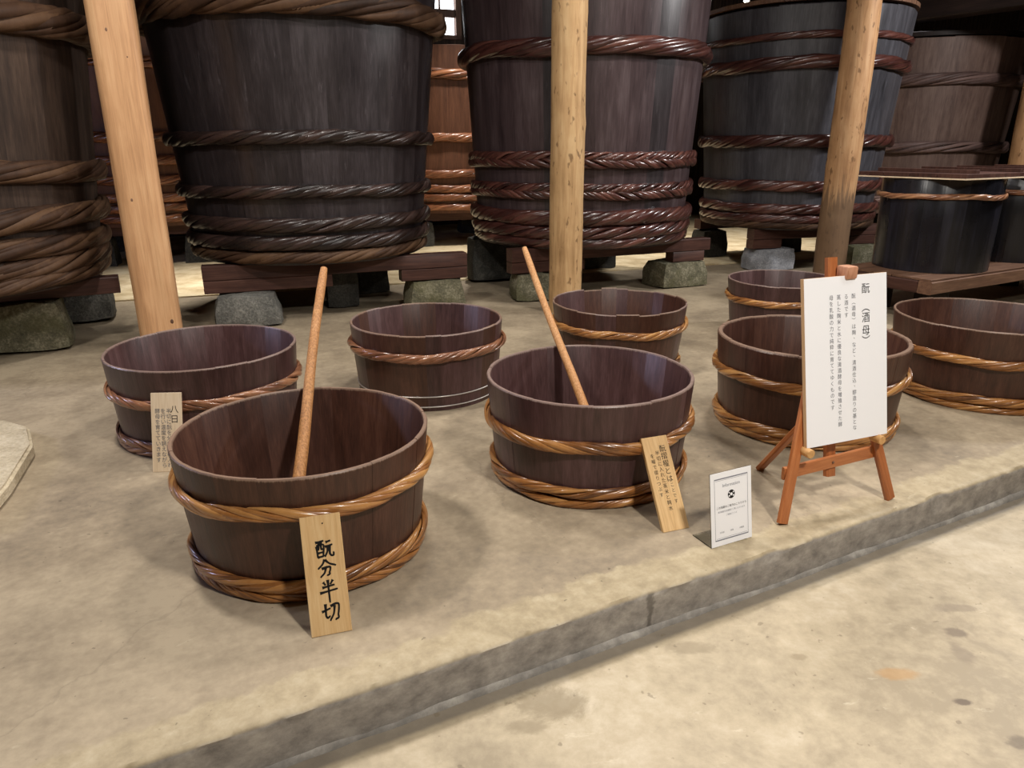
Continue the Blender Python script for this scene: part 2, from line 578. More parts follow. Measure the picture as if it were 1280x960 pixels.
# ------------------------------------------------------------------ staves and hoops
def staves(parent, prof_out, thick, count, mat, jitter_top=.002, seg=3, groove=.0012, round_top=.005, var=.35, mats=None):
    """prof_out: list of (z, r) from bottom to top of the outer face"""
    wts = 1 + (rng.random(count) - .5) * 2 * var
    ang = np.concatenate([[0], np.cumsum(wts)]) * 2 * PI / wts.sum() + rng.random() * 6
    for i in range(count):
        a0, a1 = ang[i], ang[i + 1]
        am = (a0 + a1) / 2
        dz = random.uniform(-jitter_top, jitter_top)
        dr = random.uniform(-.0008, .0008)
        zt, rtp = prof_out[-1]
        zb, rb = prof_out[0]
        loop = [(r + dr, z) for z, r in prof_out[:-1]]
        loop += [(rtp + dr, zt + dz - round_top), (rtp + dr - round_top * .6, zt + dz), (rtp - thick + round_top * .6, zt + dz), (rtp - thick, zt + dz - round_top)]
        loop += [(rb - thick, zb)]
        nl = len(loop)
        V, Fc = [], []
        for s in range(seg + 1):
            a = a0 + (a1 - a0) * s / seg
            edge = s in (0, seg)
            for q, (r, z) in enumerate(loop):
                outer = q < nl - 3
                rr = r - (groove if (edge and outer) else 0) + (groove * .6 if (edge and not outer) else 0)
                V.append((rr * math.cos(a) , rr * math.sin(a), z))
        for s in range(seg):
            for q in range(nl):
                k = (q + 1) % nl
                Fc.append((s * nl + q, (s + 1) * nl + q, (s + 1) * nl + k, s * nl + k))
        Fc.append(tuple(range(nl)))
        Fc.append(tuple(reversed(range(seg * nl, (seg + 1) * nl))))
        m = mats[random.randrange(len(mats))] if mats else mat
        mesh_obj('stave', V, Fc, m, parent, True, 32)


def rope_ring(name, R, z, a, parent, mat, strands=8, turns=6, seg=200, sides=6, flat=.62, wob=.004, sgn=1, sr=None, tilt=(0, 0), phase=None, tall=1.2, deep=.8):
    """twisted hoop of several split-bamboo strands laid round a circle of radius R (centre line)"""
    th = np.linspace(0, 2 * PI, seg, endpoint=False)
    ph = rng.random() * 6 if phase is None else phase
    sr = sr or a * .50
    ro = a - sr * .62
    Rw = R + wob * .5 * np.sin(th * 5 + ph)
    Zw = z + wob * (np.sin(th * 3 + ph * 1.7) + .6 * np.sin(th * 7 + ph)) + R * (tilt[0] * np.cos(th) + tilt[1] * np.sin(th))
    V = []
    A = []
    Fc = []
    for s in range(strands):
        p0 = 2 * PI * s / strands + rng.normal(0, .16)
        w = sgn * turns * th + p0 + .25 * np.sin(th * int(rng.integers(2, 5)) + rng.random() * 6)
        lift = 1 + .12 * np.sin(th * int(rng.integers(4, 9)) + rng.random() * 6)
        cr = Rw + ro * lift * np.cos(w)
        cz = Zw + ro * lift * np.sin(w)
        rad = sr * rng.uniform(.85, 1.2) * (1 + .12 * np.sin(th * (6 + s) + s * 2.1 + ph))
        k = np.arange(sides) * 2 * PI / sides
        # strand section rotates with the lay so it lies flat against the rope
        e = (cr[:, None] + rad[:, None] * (np.cos(w)[:, None] * np.cos(k) * flat - np.sin(w)[:, None] * np.sin(k)))
        zz = (cz[:, None] + rad[:, None] * (np.sin(w)[:, None] * np.cos(k) * flat + np.cos(w)[:, None] * np.sin(k)))
        e = Rw[:, None] + (e - Rw[:, None]) * deep
        zz = Zw[:, None] + (zz - Zw[:, None]) * tall
        X = e * np.cos(th)[:, None]
        Y = e * np.sin(th)[:, None]
        P = np.stack([X, Y, zz], -1).reshape(-1, 3)
        off = len(A)
        V.append(P)
        A.extend([float(np.clip(rng.normal(.5, .25), 0, 1))] * len(P))
        i = np.arange(seg)[:, None]
        j = np.arange(sides)[None]
        i2 = (i + 1) % seg
        j2 = (j + 1) % sides
        Fq = np.stack([off + i * sides + j, off + i2 * sides + j, off + i2 * sides + j2, off + i * sides + j2], -1).reshape(-1, 4)
        Fc.append(Fq)
    V = np.concatenate(V)
    Fc = np.concatenate(Fc)
    me = bpy.data.meshes.new(name)
    me.vertices.add(len(V))
    me.vertices.foreach_set('co', V.ravel())
    me.loops.add(Fc.size)
    me.loops.foreach_set('vertex_index', Fc.ravel().astype(np.int32))
    me.polygons.add(len(Fc))
    me.polygons.foreach_set('loop_start', np.arange(0, Fc.size, 4, dtype=np.int32))
    me.polygons.foreach_set('use_smooth', np.ones(len(Fc), dtype=bool))
    at = me.attributes.new('strand', 'FLOAT', 'POINT')
    at.data.foreach_set('value', np.asarray(A, dtype=np.float32))
    me.materials.append(MATS[mat])
    me.update(calc_edges=True)
    me.validate()
    return link(name, me, parent)


def wire_ring(name, R, z, a, parent, mat, tilt=(0, 0)):
    n = 96
    path = [(R * math.cos(2 * PI * i / n), R * math.sin(2 * PI * i / n), z + R * (tilt[0] * math.cos(2 * PI * i / n) + tilt[1] * math.sin(2 * PI * i / n))) for i in range(n + 1)]
    V, Fc = tube_arrays(path, [a] * (n + 1), 6, False)
    return mesh_obj(name, V, Fc, mat, parent, True)


def tub(label, x, y, h, r_rim, r_base, hoops, mat='tub_wood', rope='bamboo_gold', thick=.018, count=24, steel=(), round_top=.005, jt=.002, group='half tubs set out on the platform', mats=None, a=.021):
    o = empty('half_tub', (x, y, 0))
    tag(o, label, 'tub', group)
    k = (r_rim - r_base) / h
    staves(o, [(0.0, r_base), (h * .5, r_base + k * h * .5 + .002), (h, r_rim)], thick, count, mat, jt, 3, .0012, round_top, mats=mats)
    V, Fc = disc_arrays(r_base + .03 * k - thick * .9, .04, .062, 48)
    mesh_obj('bottom', V, Fc, mat, o, True, 30)
    for (z, s) in hoops:
        R = r_base + k * z + a * s * .60
        rope_ring('hoop', R, max(z, a * s * 1.22), a * s, o, rope, 7, int(6 + random.random() * 3), 180, sgn=random.choice((1, 1, -1)))
    for z in steel:
        wire_ring('wire_hoop', r_base + k * z + .003, z, .0042, o, 'wire_steel')
    return o


def vat(name, label, x, y, zb, r_bot, k, ztop, hoops, mat, rope, count=34, group='tall vats in a row behind the tubs', mats=None, seg=4):
    o = empty(name, (x, y, zb))
    tag(o, label, 'vat', group)
    h = ztop - zb
    staves(o, [(zb, r_bot), (zb + h * .5, r_bot + k * h * .5), (ztop, r_bot + k * h)], .05, count, mat, .004, seg, .002, .008, mats=mats)
    V, Fc = disc_arrays(r_bot - .045, zb + .03, zb + .08, 48)
    mesh_obj('bottom', V, Fc, mat, o, True, 30)
    for hp in hoops:
        z, a, kind = hp[:3]
        rp = hp[3] if len(hp) > 3 else rope
        rr = r_bot + k * (z - zb)
        tl = hp[4] if len(hp) > 4 else (0, 0)
        if kind == 'twist':
            rope_ring('hoop', rr + a * .55, z, a, o, rp, 9, 9, 220, wob=.004, tilt=tl)
        elif kind == 'braid':
            h1 = rope_ring('hoop', rr + a * .42, z + a * .46, a * .62, o, rp, 6, 16, 260, wob=.004, sgn=1, tilt=tl, phase=1.0)
            rope_ring('hoop_lower_strands', rr + a * .42, z - a * .46, a * .62, h1, rp, 6, 16, 260, wob=.004, sgn=-1, tilt=tl, phase=1.0)
        elif kind == 'bundle':
            rope_ring('hoop', rr + a * .5, z, a, o, rp, 12, 5, 220, wob=.008, tilt=tl, sr=a * .42)
    for c in o.children:
        c.location.z -= zb
    return o


# ------------------------------------------------------------------ setting
KA = math.radians(27.17)
KD = Vector((math.cos(KA), math.sin(KA), 0))
KM = Matrix.Translation((0, 1.888, 0)) @ Matrix.Rotation(KA, 4, 'Z')
STEP = .165


def nz1(x, s=0.0):
    return noise.noise(Vector((x, s, 0)))


cols = np.concatenate([np.linspace(-9, -1.6, 30, endpoint=False), np.linspace(-1.6, 4.0, 280, endpoint=False), np.linspace(4.0, 18, 50)])
rows = [('f', -STEP - .02), ('f', -.12), ('f', -.07), ('f', -.03), ('f', -.012), ('t', .010), ('t', .03), ('t', .09), ('t', .3), ('t', 2.0), ('t', 17.0)]
V, Fc = [], []
for x in cols:
    e = .008 * nz1(x * 1.3) + .003 * nz1(x * 6, 3) + .002 * nz1(x * 22, 5)
    chip = max(0, nz1(x * 5, 9) - .25) * .03 + max(0, nz1(x * 17, 12) - .3) * .015
    for kd, val in rows:
        if kd == 'f':
            yy = e + (chip if val > -.05 else 0) + .003 * nz1(x * 9, val * 40)
            zz = val if val < -.02 else val - chip * .6
            V.append((x, yy if val > -.15 else yy * .6, zz))
        else:
            zz = (.0035 * nz1(x * 8, val * 9) - chip * .25 - .002) if val < .2 else 0.0
            V.append((x, val + (e + chip if val < .1 else 0), zz))
nr = len(rows)
for i in range(len(cols) - 1):
    for j in range(nr - 1):
        Fc.append((i * nr + j, (i + 1) * nr + j, (i + 1) * nr + j + 1, i * nr + j + 1))
o = struct(mesh_obj('platform', V, Fc, 'platform_concrete', None, True, 50))
o.matrix_world = KM

# mortar fillet at the foot of the kerb
V, Fc = [], []
cols2 = np.linspace(-1.8, 4.2, 300)
for x in cols2:
    w = .010 + .006 * nz1(x * 2.2, 4) + .004 * nz1(x * 9, 7)
    hgt = .030 + .010 * nz1(x * 3.1, 8) + .004 * nz1(x * 11, 2)
    for q in range(5):
        a = PI / 2 * q / 4
        V.append((x, .02 - (.02 + w) * math.sin(a) , -STEP + hgt * math.cos(a) - .001))
for i in range(len(cols2) - 1):
    for j in range(4):
        Fc.append((i * 5 + j, i * 5 + j + 1, (i + 1) * 5 + j + 1, (i + 1) * 5 + j))
o = struct(mesh_obj('trim_1', V, Fc, 'mortar', None, True))
o.matrix_world = KM

# lower floor: stops beneath the platform
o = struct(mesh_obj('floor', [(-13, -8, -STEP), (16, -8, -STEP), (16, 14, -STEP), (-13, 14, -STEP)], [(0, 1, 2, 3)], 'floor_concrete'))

# room shell, squared to the row of posts
BA = math.radians(22.3)
BM = Matrix.Rotation(BA, 4, 'Z')


def shell(name, x0, x1, y0, y1, z0, z1, mat):
    bm = box_bm((x1 - x0, y1 - y0, z1 - z0), ((x0 + x1) / 2, (y0 + y1) / 2, (z0 + z1) / 2))
    o = struct(bm_obj(name, bm, mat))
    o.matrix_world = BM
    return o


XL, XR, YB, YF, ZC = -6.6, 14.5, 13.6, -5.0, 4.3
shell('wall_right', XR, XR + .2, YF, YB, -.2, ZC, 'wall_boards')
shell('wall_front', XL, XR, YF - .2, YF, -.2, ZC, 'plaster')
shell('ceiling', XL - .2, XR + .2, YF - .2, YB + .2, ZC, ZC + .2, 'wall_boards')
# back wall built round its window
WX0, WX1, WZ0, WZ1 = 3.3, 4.62, 3.26, 4.10
shell('wall_back', XL, WX0, YB, YB + .2, -.2, ZC, 'wall_boards')
shell('wall_back_right', WX1, XR, YB, YB + .2, -.2, ZC, 'wall_boards')
shell('wall_back_lower', WX0, WX1, YB, YB + .2, -.2, WZ0, 'wall_boards')
shell('wall_back_upper', WX0, WX1, YB, YB + .2, WZ1, ZC, 'wall_boards')
# left wall with an opening for daylight
LY0, LY1, LZ0, LZ1 = 4.7, 6.6, 1.7, 3.0
shell('wall_left', XL - .2, XL, YF, LY0, -.2, ZC, 'plaster')
shell('wall_left_far', XL - .2, XL, LY1, YB, -.2, ZC, 'plaster')
shell('wall_left_lower', XL - .2, XL, LY0, LY1, -.2, LZ0, 'plaster')
shell('wall_left_upper', XL - .2, XL, LY0, LY1, LZ1, ZC, 'plaster')

# window in the back wall
wr = struct(empty('window_1', matrix=BM))
for (x0, x1, z0, z1) in [(WX0, WX0 + .07, WZ0, WZ1), (WX1 - .10, WX1, WZ0, WZ1), (WX0, WX1, WZ0, WZ0 + .07), (WX0, WX1, WZ1 - .07, WZ1)]:
    bm_obj('window_frame', box_bm((x1 - x0, .1, z1 - z0), ((x0 + x1) / 2, YB + .02, (z0 + z1) / 2), .005), 'frame_wood', wr)
nxp, nzp = 4, 2
px0, px1, pz0, pz1 = WX0 + .07, WX1 - .10, WZ0 + .07, WZ1 - .07
for i in range(1, nxp):
    xx = px0 + (px1 - px0) * i / nxp
    bm_obj('muntin', box_bm((.03, .05, pz1 - pz0), (xx, YB + .03, (pz0 + pz1) / 2)), 'frame_wood', wr)
zz = 3.68
bm_obj('muntin', box_bm((px1 - px0, .05, .13), ((px0 + px1) / 2, YB + .025, zz)), 'frame_wood', wr)
for i in range(nxp):
    xa = px0 + (px1 - px0) * i / nxp + .015
    xb = px0 + (px1 - px0) * (i + 1) / nxp - .015
    for za, zb_ in ((pz0, zz - .065), (zz + .065, pz1)):
        bm_obj('pane', box_bm((xb - xa, .012, zb_ - za), ((xa + xb) / 2, YB + .05, (za + zb_) / 2)), 'window_glow', wr)

# pale concrete aisle behind the front row of vats
LA = math.atan(.33)
LMx = Matrix.Translation((0, 8.35, 0)) @ Matrix.Rotation(LA, 4, 'Z')
bm = box_bm((24, 6.0, .03), (2.0, 3.0, 0), .006)
o = struct(bm_obj('aisle_floor', bm, 'ledge_concrete', None, True, 30))
o.matrix_world = LMx

# ------------------------------------------------------------------ half tubs
tub('dark brown half tub leaning pole, with pale brushwork plate, golden twisted hoops', -.775, 2.501, .468, .459, .410, [(.338, 1.0), (.066, .95), (.024, .85)], 'tub_wood', 'bamboo_gold', .017, 22)
tub('purplish brown half tub with leaning pole and a tilted plate of small writing', .353, 3.162, .468, .469, .428, [(.28, 1.05), (.07, .95), (.024, .8)], 'tub_wood_purple', 'bamboo_gold', .018, 26)
tub('wide purplish brown half tub with a narrow pale plate and copper hoops', -1.633, 3.702, .456, .476, .437, [(.284, 1.0), (.06, .85), (.018, .85)], 'tub_wood_purple', 'bamboo_copper', .016, 24)
tub('half tub with one copper hoop and two thin steel wire hoops near its foot', -.52, 4.333, .453, .461, .425, [(.326, 1.1)], 'tub_wood', 'bamboo_copper', .016, 22, steel=(.088, .026), mats=['tub_wood', 'tub_wood_purple'])
tub('reddish brown half tub with an uneven rim standing in front of the round log post', .735, 4.877, .44, .455, .402, [(.304, 1.0), (.05, 1.0)], 'tub_wood', 'bamboo_gold', .013, 24, jt=.007, mats=['tub_wood', 'tub_wood_purple'])
tub('thick-rimmed dark half tub standing directly behind the easel', 1.608, 3.769, .482, .487, .447, [(.312, 1.05), (.062, 1.05), (.018, .9)], 'tub_wood', 'bamboo_gold', .030, 24, round_top=.010)
tub('plum brown half tub with one golden hoop behind the thick-rimmed tub', 2.152, 5.678, .45, .431, .380, [(.312, 1.0), (.05, 1.0)], 'tub_wood_purple', 'bamboo_gold', .016, 24)
tub('widest dark brown half tub with golden hoops beside the low wooden frame', 2.862, 4.267, .476, .506, .450, [(.296, 1.05), (.07, 1.05), (.02, .9)], 'tub_wood', 'bamboo_gold', .016, 28)
for o in COL.objects:
    if o.name == 'half_tub':
        o['label'] = 'dark brown half tub with leaning pole and large brushwork plate against its hoop'

# ------------------------------------------------------------------ big vats
vat('fermentation_vat', 'near-black vat with five dark rope hoops standing behind the speckled pole', -1.914, 7.094, .505, 1.035, .099, 2.75,
    [(2.47, .085, 'bundle', 'rope_straw'), (1.517, .045, 'twist'), (1.099, .043, 'twist'), (.84, .048, 'twist'), (.69, .050, 'twist'), (.575, .042, 'twist', 'rope_straw')], 'vat_wood', 'rope_dark', 30)
vat('fermentation_vat', 'purplish vat with glossy red braided hoops behind the round log post', .74, 8.029, .505, 1.085, .061, 2.95,
    [(2.273, .062, 'bundle', 'rope_red'), (1.323, .062, 'braid'), (1.041, .062, 'braid'), (.80, .058, 'twist'), (.67, .052, 'twist'), (.572, .040, 'twist')], 'vat_wood_red', 'rope_red', 32, mats=['vat_wood_red', 'vat_wood_red', 'vat_wood'])
vat('fermentation_vat', 'lidded blue-black vat with wine-red hoops behind the weathered log post', 3.482, 9.465, .505, .985, .08, 2.84,
    [(2.546, .030, 'twist'), (2.281, .056, 'bundle'), (1.487, .056, 'twist'), (.998, .050, 'twist'), (.745, .046, 'twist'), (.632, .042, 'twist'), (.555, .036, 'twist', 'rope_straw')], 'vat_wood_blue', 'rope_red', 30)
vat('fermentation_vat', 'umber brown vat with thick straw rope hoops beside the squared post', -4.30, 5.36, .505, 1.12, .09, 2.75,
    [(2.22, .085, 'bundle'), (1.29, .060, 'bundle'), (1.0, .065, 'bundle'), (.80, .055, 'bundle'), (.68, .055, 'bundle'), (.585, .050, 'bundle')], 'vat_wood_umber', 'rope_straw', 30)
vat('fermentation_vat', 'faded brown covered vat with greyish rope hoops behind the black tub', 5.98, 11.5, .505, 1.14, .086, 2.76,
    [(2.251, .062, 'bundle'), (1.403, .060, 'bundle'), (.95, .055, 'bundle'), (.68, .055, 'bundle')], 'vat_wood_brown', 'rope_grey', 32)
vat('fermentation_vat', 'orange-brown vat in the back row seen between the near-black and purplish vats', -1.05, 12.0, .505, 1.07, .08, 2.76,
    [(2.402, .055, 'bundle'), (1.567, .050, 'twist'), (1.065, .045, 'twist'), (.86, .045, 'twist'), (.735, .045, 'twist'), (.60, .04, 'twist')], 'vat_wood_orange', 'rope_orange', 30)
vat('fermentation_vat', 'orange-hooped vat in the back row glimpsed just past the squared post', -4.9, 10.2, .505, 1.07, .08, 2.76,
    [(2.402, .055, 'bundle'), (1.567, .050, 'twist'), (1.3, .045, 'twist'), (1.065, .045, 'twist'), (.86, .045, 'twist'), (.735, .045, 'twist'), (.60, .04, 'twist')], 'vat_wood_orange', 'rope_orange', 30)

# lids
lid = empty('vat_lid', (3.482, 9.465, 2.85))
tag(lid, 'round plank lid overhanging the blue-black vat', 'lid')
V, Fc = disc_arrays(1.10, 0, .02, 64)
mesh_obj('lid_underside', V, Fc, 'dark_timber', lid, True, 30)
Rl, nb = 1.19, 8
for i in range(nb):
    x0, x1 = -Rl + 2 * Rl * i / nb + .003, -Rl + 2 * Rl * (i + 1) / nb - .003
    pts = []
    for s in range(7):
        x = x0 + (x1 - x0) * s / 6
        pts.append((x, math.sqrt(max(.02, Rl * Rl - x * x))))
    lp = [(x, y) for x, y in pts] + [(x, -y) for x, y in reversed(pts)]
    n = len(lp)
    V = [(x, y, .021) for x, y in lp] + [(x, y, .062) for x, y in lp]
    Fc = [tuple(range(n)), tuple(reversed(range(n, 2 * n)))] + [((q + 1) % n, q, n + q, n + (q + 1) % n) for q in range(n)]
    mesh_obj('plank', V, Fc, 'frame_wood', lid)
lid.rotation_euler.z = .3

lid = empty('vat_lid', (5.98, 11.5, 2.775))
tag(lid, 'flat lid on the faded brown vat with grey sheeting on top', 'lid')
V, Fc = disc_arrays(1.36, 0, .05, 64)
mesh_obj('lid_board', V, Fc, 'dark_timber', lid, True, 30)
bm = bmesh.new()
bmesh.ops.create_grid(bm, x_segments=28, y_segments=28, size=1.15)
for v in bm.verts:
    r = max(abs(v.co.x), abs(v.co.y)) / 1.15
    v.co.z = .055 + (.09 * (1 - r ** 4)) * (0.6 + .5 * noise.noise(v.co * 2.3)) + .02 * noise.noise(v.co * 7)
g = bmesh.ops.extrude_face_region(bm, geom=list(bm.faces))
for v in [e for e in g['geom'] if isinstance(e, bmesh.types.BMVert)]:
    v.co.z += .006
bm_obj('sheeting', bm, 'cloth_grey', lid, True)

# overhead timber crossing above the lids
b = beam_between('loft_beam', (3.9, 12.25, 3.10), (7.6, 7.15, 3.10), .30, .30, 'dark_timber', None, .015, .004)
tag(b, 'dark brown loft timber crossing above the lidded vats', 'beam')

# supports: beams on stones
def stone(label, x, y, w, d, h, mat, rz=0.0, group='stones carrying the vat beams', z0=0.0, taper=.84):
    bm = bmesh.new()
    bmesh.ops.create_cube(bm, size=1.0)
    bmesh.ops.subdivide_edges(bm, edges=list(bm.edges), cuts=5, use_grid_fill=True)
    sd = Vector((random.random() * 50, random.random() * 50, random.random() * 50))
    for v in bm.verts:
        c = v.co.copy()
        rd = Vector((c.x, c.y, c.z))
        # rounded corners
        L = max(abs(c.x), abs(c.y), abs(c.z))
        sph = c.normalized() * .62
        c = c.lerp(sph, .22)
        kz = taper + (1 - taper) * (.5 - c.z)
        n = noise.noise(rd * 2.2 + sd) * .07 + noise.noise(rd * 5.5 + sd) * .035
        c = c * (1 + n)
        v.co = Vector((c.x * w * kz, c.y * d * kz, (c.z + .5) * h))
    zmin = min(v.co.z for v in bm.verts)
    zmax = max(v.co.z for v in bm.verts)
    for v in bm.verts:
        v.co.z = (v.co.z - zmin) / (zmax - zmin) * h
        if v.co.z > h * .97:
            v.co.z = h
    o = bm_obj('support_stone', bm, mat, None, True, 28)
    o.location = (x, y, z0)
    o.rotation_euler.z = rz
    tag(o, label, 'stone', group)
    return o


def support_beam(label, p0, p1, w=.15, z0=.38, z1=.505, shims=(), mat='beam_wood', group='beams under the vats'):
    """beam with shim boards below it; shims are (t0, t1) spans along its length"""
    p0, p1 = Vector((*p0, 0)), Vector((*p1, 0))
    o = empty('support_beam', (p0.x, p0.y, 0))
    tag(o, label, 'beam', group)
    d = p1 - p0
    beam_between('beam', (0, 0, (z0 + z1) / 2), (d.x, d.y, (z0 + z1) / 2), w, z1 - z0, mat, o, .006, .0015)
    for t0, t1 in shims:
        a, b_ = d * t0, d * t1
        beam_between('shim_board', (a.x, a.y, z0 - .055), (b_.x, b_.y, z0 - .055), w * .96, .106, mat, o, .006, .0015)
    return o


BD = Vector((math.cos(math.radians(20)), math.sin(math.radians(20)), 0))
support_beam('reddish beam carrying the front of the near-black vat', (-2.60, 6.08), (-.44, 6.86), shims=((.0, .46), (.73, 1.0)))
stone('grey stone under the beam end next to the squared post', -2.26, 6.12, .56, .40, .272, 'granite', .3)
stone('pale flecked stone behind the wire-hooped tub', -.74, 6.84, .56, .40, .272, 'granite_moss', .35)
stone('dark block deep under the near-black vat', -1.62, 6.86, .30, .30, .375, 'granite_dark', .3, taper=.97)
stone('dark grey stone far under the near-black vat', -1.48, 7.55, .34, .30, .30, 'granite_dark', .5)
support_beam('reddish beam carrying the front of the purplish vat', (-.02, 7.02), (2.10, 7.90), shims=((.0, .34), (.80, .97)))
stone('rounded stone behind the round log post', .20, 7.16, .42, .40, .272, 'granite_moss', .2)
stone('squared granite stone under the beam end of the purplish vat', 1.78, 7.86, .62, .42, .272, 'granite_moss', .42, taper=.86)
stone('tall dark stone between the near-black and purplish vats', -.22, 8.20, .54, .34, .50, 'granite_dark', .3, taper=.93)
support_beam('reddish beam carrying the front of the blue-black vat', (2.84, 8.72), (4.7, 9.25), shims=((.0, .2), (.7, .98)))
stone('pale chalky stone under the beam of the blue-black vat', 3.12, 8.86, .56, .36, .272, 'granite_pale', .25, taper=.92)
stone('mossy stone beside the weathered log post', 4.32, 9.08, .50, .36, .272, 'granite_moss', .3, taper=.92)
support_beam('dark red beam carrying the front of the umber brown vat', (-5.1, 4.58), (-3.06, 5.62), shims=())
stone('mottled dark stone under the beam of the umber brown vat', -3.68, 5.36, .62, .44, .375, 'granite_moss', .4)
stone('grey stone under the hidden end of the umber vat beam', -4.75, 4.85, .5, .4, .375, 'granite', .4)
support_beam('rear beam under the umber brown vat', (-5.3, 5.65), (-3.6, 6.35))
stone('low grey stone under the rear beam of the umber brown vat', -3.75, 6.28, .46, .36, .375, 'granite', .4)
stone('stone under the far rear beam end of the umber brown vat', -5.1, 5.75, .46, .36, .375, 'granite', .4)
n_ = Vector((-math.sin(LA), math.cos(LA), 0))
u_ = Vector((math.cos(LA), math.sin(LA), 0))
for nm, (cx, cy), offs in [('near-black vat', (-1.914, 7.094), ((.80, 'rear'),)), ('purplish vat', (.74, 8.029), ((.85, 'rear'),)), ('blue-black vat', (3.482, 9.465), ((.72, 'rear'),)),
                           ('faded brown vat', (5.98, 11.5), ((-.7, 'front'), (.7, 'rear'))), ('orange-brown vat', (-1.05, 12.0), ((-.75, 'front'), (.75, 'rear'))),
                           ('orange-hooped vat', (-4.9, 10.2), ((-.75, 'front'), (.75, 'rear')))]:
    for q, side in offs:
        c = Vector((cx, cy, 0)) + n_ * q
        p0, p1 = c - u_ * .8, c + u_ * .8
        support_beam(side + ' beam in the shade under the ' + nm, (p0.x, p0.y), (p1.x, p1.y))
        for e_, ds in ((-.6, 'nearer the squared post'), (.6, 'farther from the squared post')):
            pp = c + u_ * e_
            stone('shaded stone under the ' + side + ' beam of the ' + nm + ', ' + ds, pp.x, pp.y, .42, .36, .375, 'granite_dark', .3, z0=.0)

# ------------------------------------------------------------------ posts
def squared_post(x, y, s, h, rz):
    o = empty('squared_post', (x, y, 0), rz)
    tag(o, 'squared orange-tan timber post with rounded corners and a few knots', 'post')
    V, Fc = [], []
    nzr, npz = 44, 24
    for i in range(nzr):
        z = h * i / (nzr - 1)
        for j in range(npz):
            a = 2 * PI * (j + .5) / npz
            c, s_ = math.cos(a), math.sin(a)
            m = (abs(c) ** 7 + abs(s_) ** 7) ** (-1 / 7)
            r = s / 2 * m
            r += .006 * noise.noise(Vector((c * 2, s_ * 2, z * 1.1))) + .003 * noise.noise(Vector((c * 6, s_ * 6, z * 3)))
            V.append((r * c, r * s_, z))
    for i in range(nzr - 1):
        for j in range(npz):
            k = (j + 1) % npz
            Fc.append((i * npz + j, i * npz + k, (i + 1) * npz + k, (i + 1) * npz + j))
    Fc.append(tuple(reversed(range(npz))))
    Fc.append(tuple(range((nzr - 1) * npz, nzr * npz)))
    mesh_obj('shaft', V, Fc, 'post_wood', o, True, 50)
    for (lx, z, r) in [(-.04, 2.18, .014), (.06, 2.02, .012), (.085, .22, .014), (-.05, 1.1, .010)]:
        bm = bmesh.new()
        bmesh.ops.create_uvsphere(bm, u_segments=12, v_segments=6, radius=1)
        for v in bm.verts:
            v.co = Vector((v.co.x * r, v.co.y * .006, v.co.z * r * 1.5))
        k = bm_obj('knot', bm, 'frame_wood', o, True)
        k.location = (lx, -s / 2 + .004, z)
    return o


squared_post(-2.66, 5.36, .292, ZC, math.radians(24))


def log_post(label, x, y, r0, r1, h, mat, seed):
    V, Fc = [], []
    nzr, npz = 70, 28
    kn = [(random.uniform(0, 2 * PI), random.uniform(.2, 3), random.uniform(.03, .06)) for _ in range(10)]
    for i in range(nzr):
        z = h * i / (nzr - 1)
        cx = .012 * noise.noise(Vector((seed, z * .7, 0)))
        for j in range(npz):
            a = 2 * PI * j / npz
            r = r0 + (r1 - r0) * z / h
            r += .006 * noise.noise(Vector((math.cos(a) * 1.6, math.sin(a) * 1.6 + seed, z * 1.6))) + .003 * noise.noise(Vector((math.cos(a) * 6, math.sin(a) * 6 + seed, z * 6)))
            for ka, kz, kr in kn:
                da = (a - ka + PI) % (2 * PI) - PI
                d2_ = (da * r0 / kr) ** 2 + ((z - kz) / kr) ** 2
                r += .007 * math.exp(-d2_)
            V.append((cx + r * math.cos(a), r * math.sin(a), z))
    for i in range(nzr - 1):
        for j in range(npz):
            k = (j + 1) % npz
            Fc.append((i * npz + j, i * npz + k, (i + 1) * npz + k, (i + 1) * npz + j))
    Fc.append(tuple(reversed(range(npz))))
    Fc.append(tuple(range((nzr - 1) * npz, nzr * npz)))
    o = mesh_obj('log_post', V, Fc, mat, None, True, 60)
    o.location = (x, y, 0)
    tag(o, label, 'post')
    return o


log_post('round pale log post with dark flecks in front of the purplish vat', (.487), 6.56, .146, .148, ZC, 'log_wood', 2.0)
log_post('round log post weathered grey at its foot, in front of the blue-black vat', 3.535, 8.06, .166, .160, ZC, 'log_wood_weathered', 9.0)

log_post('far log post glimpsed beside the faded brown vat, behind the black tubs', 6.42, 9.5, .160, .155, ZC, 'log_wood_weathered', 15.0)

# ------------------------------------------------------------------ black tubs on the wooden frame
fr = empty('low_frame', (3.48, 5.95, 0))
tag(fr, 'low brown timber frame carrying the black lidded tubs', 'frame')
fu = Vector((.877, .481, 0))
fn_ = Vector((-.481, .877, 0))


def fpt(a, b, z):
    p = fu * a + fn_ * b
    return Vector((p.x, p.y, z))


for b_ in (.06, .86):
    beam_between('long_rail', fpt(0, b_, .305), fpt(2.9, b_, .305), .12, .105, 'frame_wood', fr, .006, .002)
for a_ in (.0, 1.35, 2.84):
    beam_between('cross_rail', fpt(a_ + .06, .125, .303), fpt(a_ + .06, .795, .303), .12, .10, 'beam_wood', fr, .006, .002)
for i in range(5):
    bb = .02 + i * .18
    beam_between('deck_plank', fpt(.01, bb + .085, .3665), fpt(2.9, bb + .085, .3665), .172, .016, 'frame_wood', fr, .002)
for a_ in (.35, 2.5):
    for b_ in (.2, .72):
        p = fpt(a_, b_, 0)
        bm = box_bm((.2, .2, .25), (p.x, p.y, .125), .008)
        bm_obj('foot_block', bm, 'dark_timber', fr)


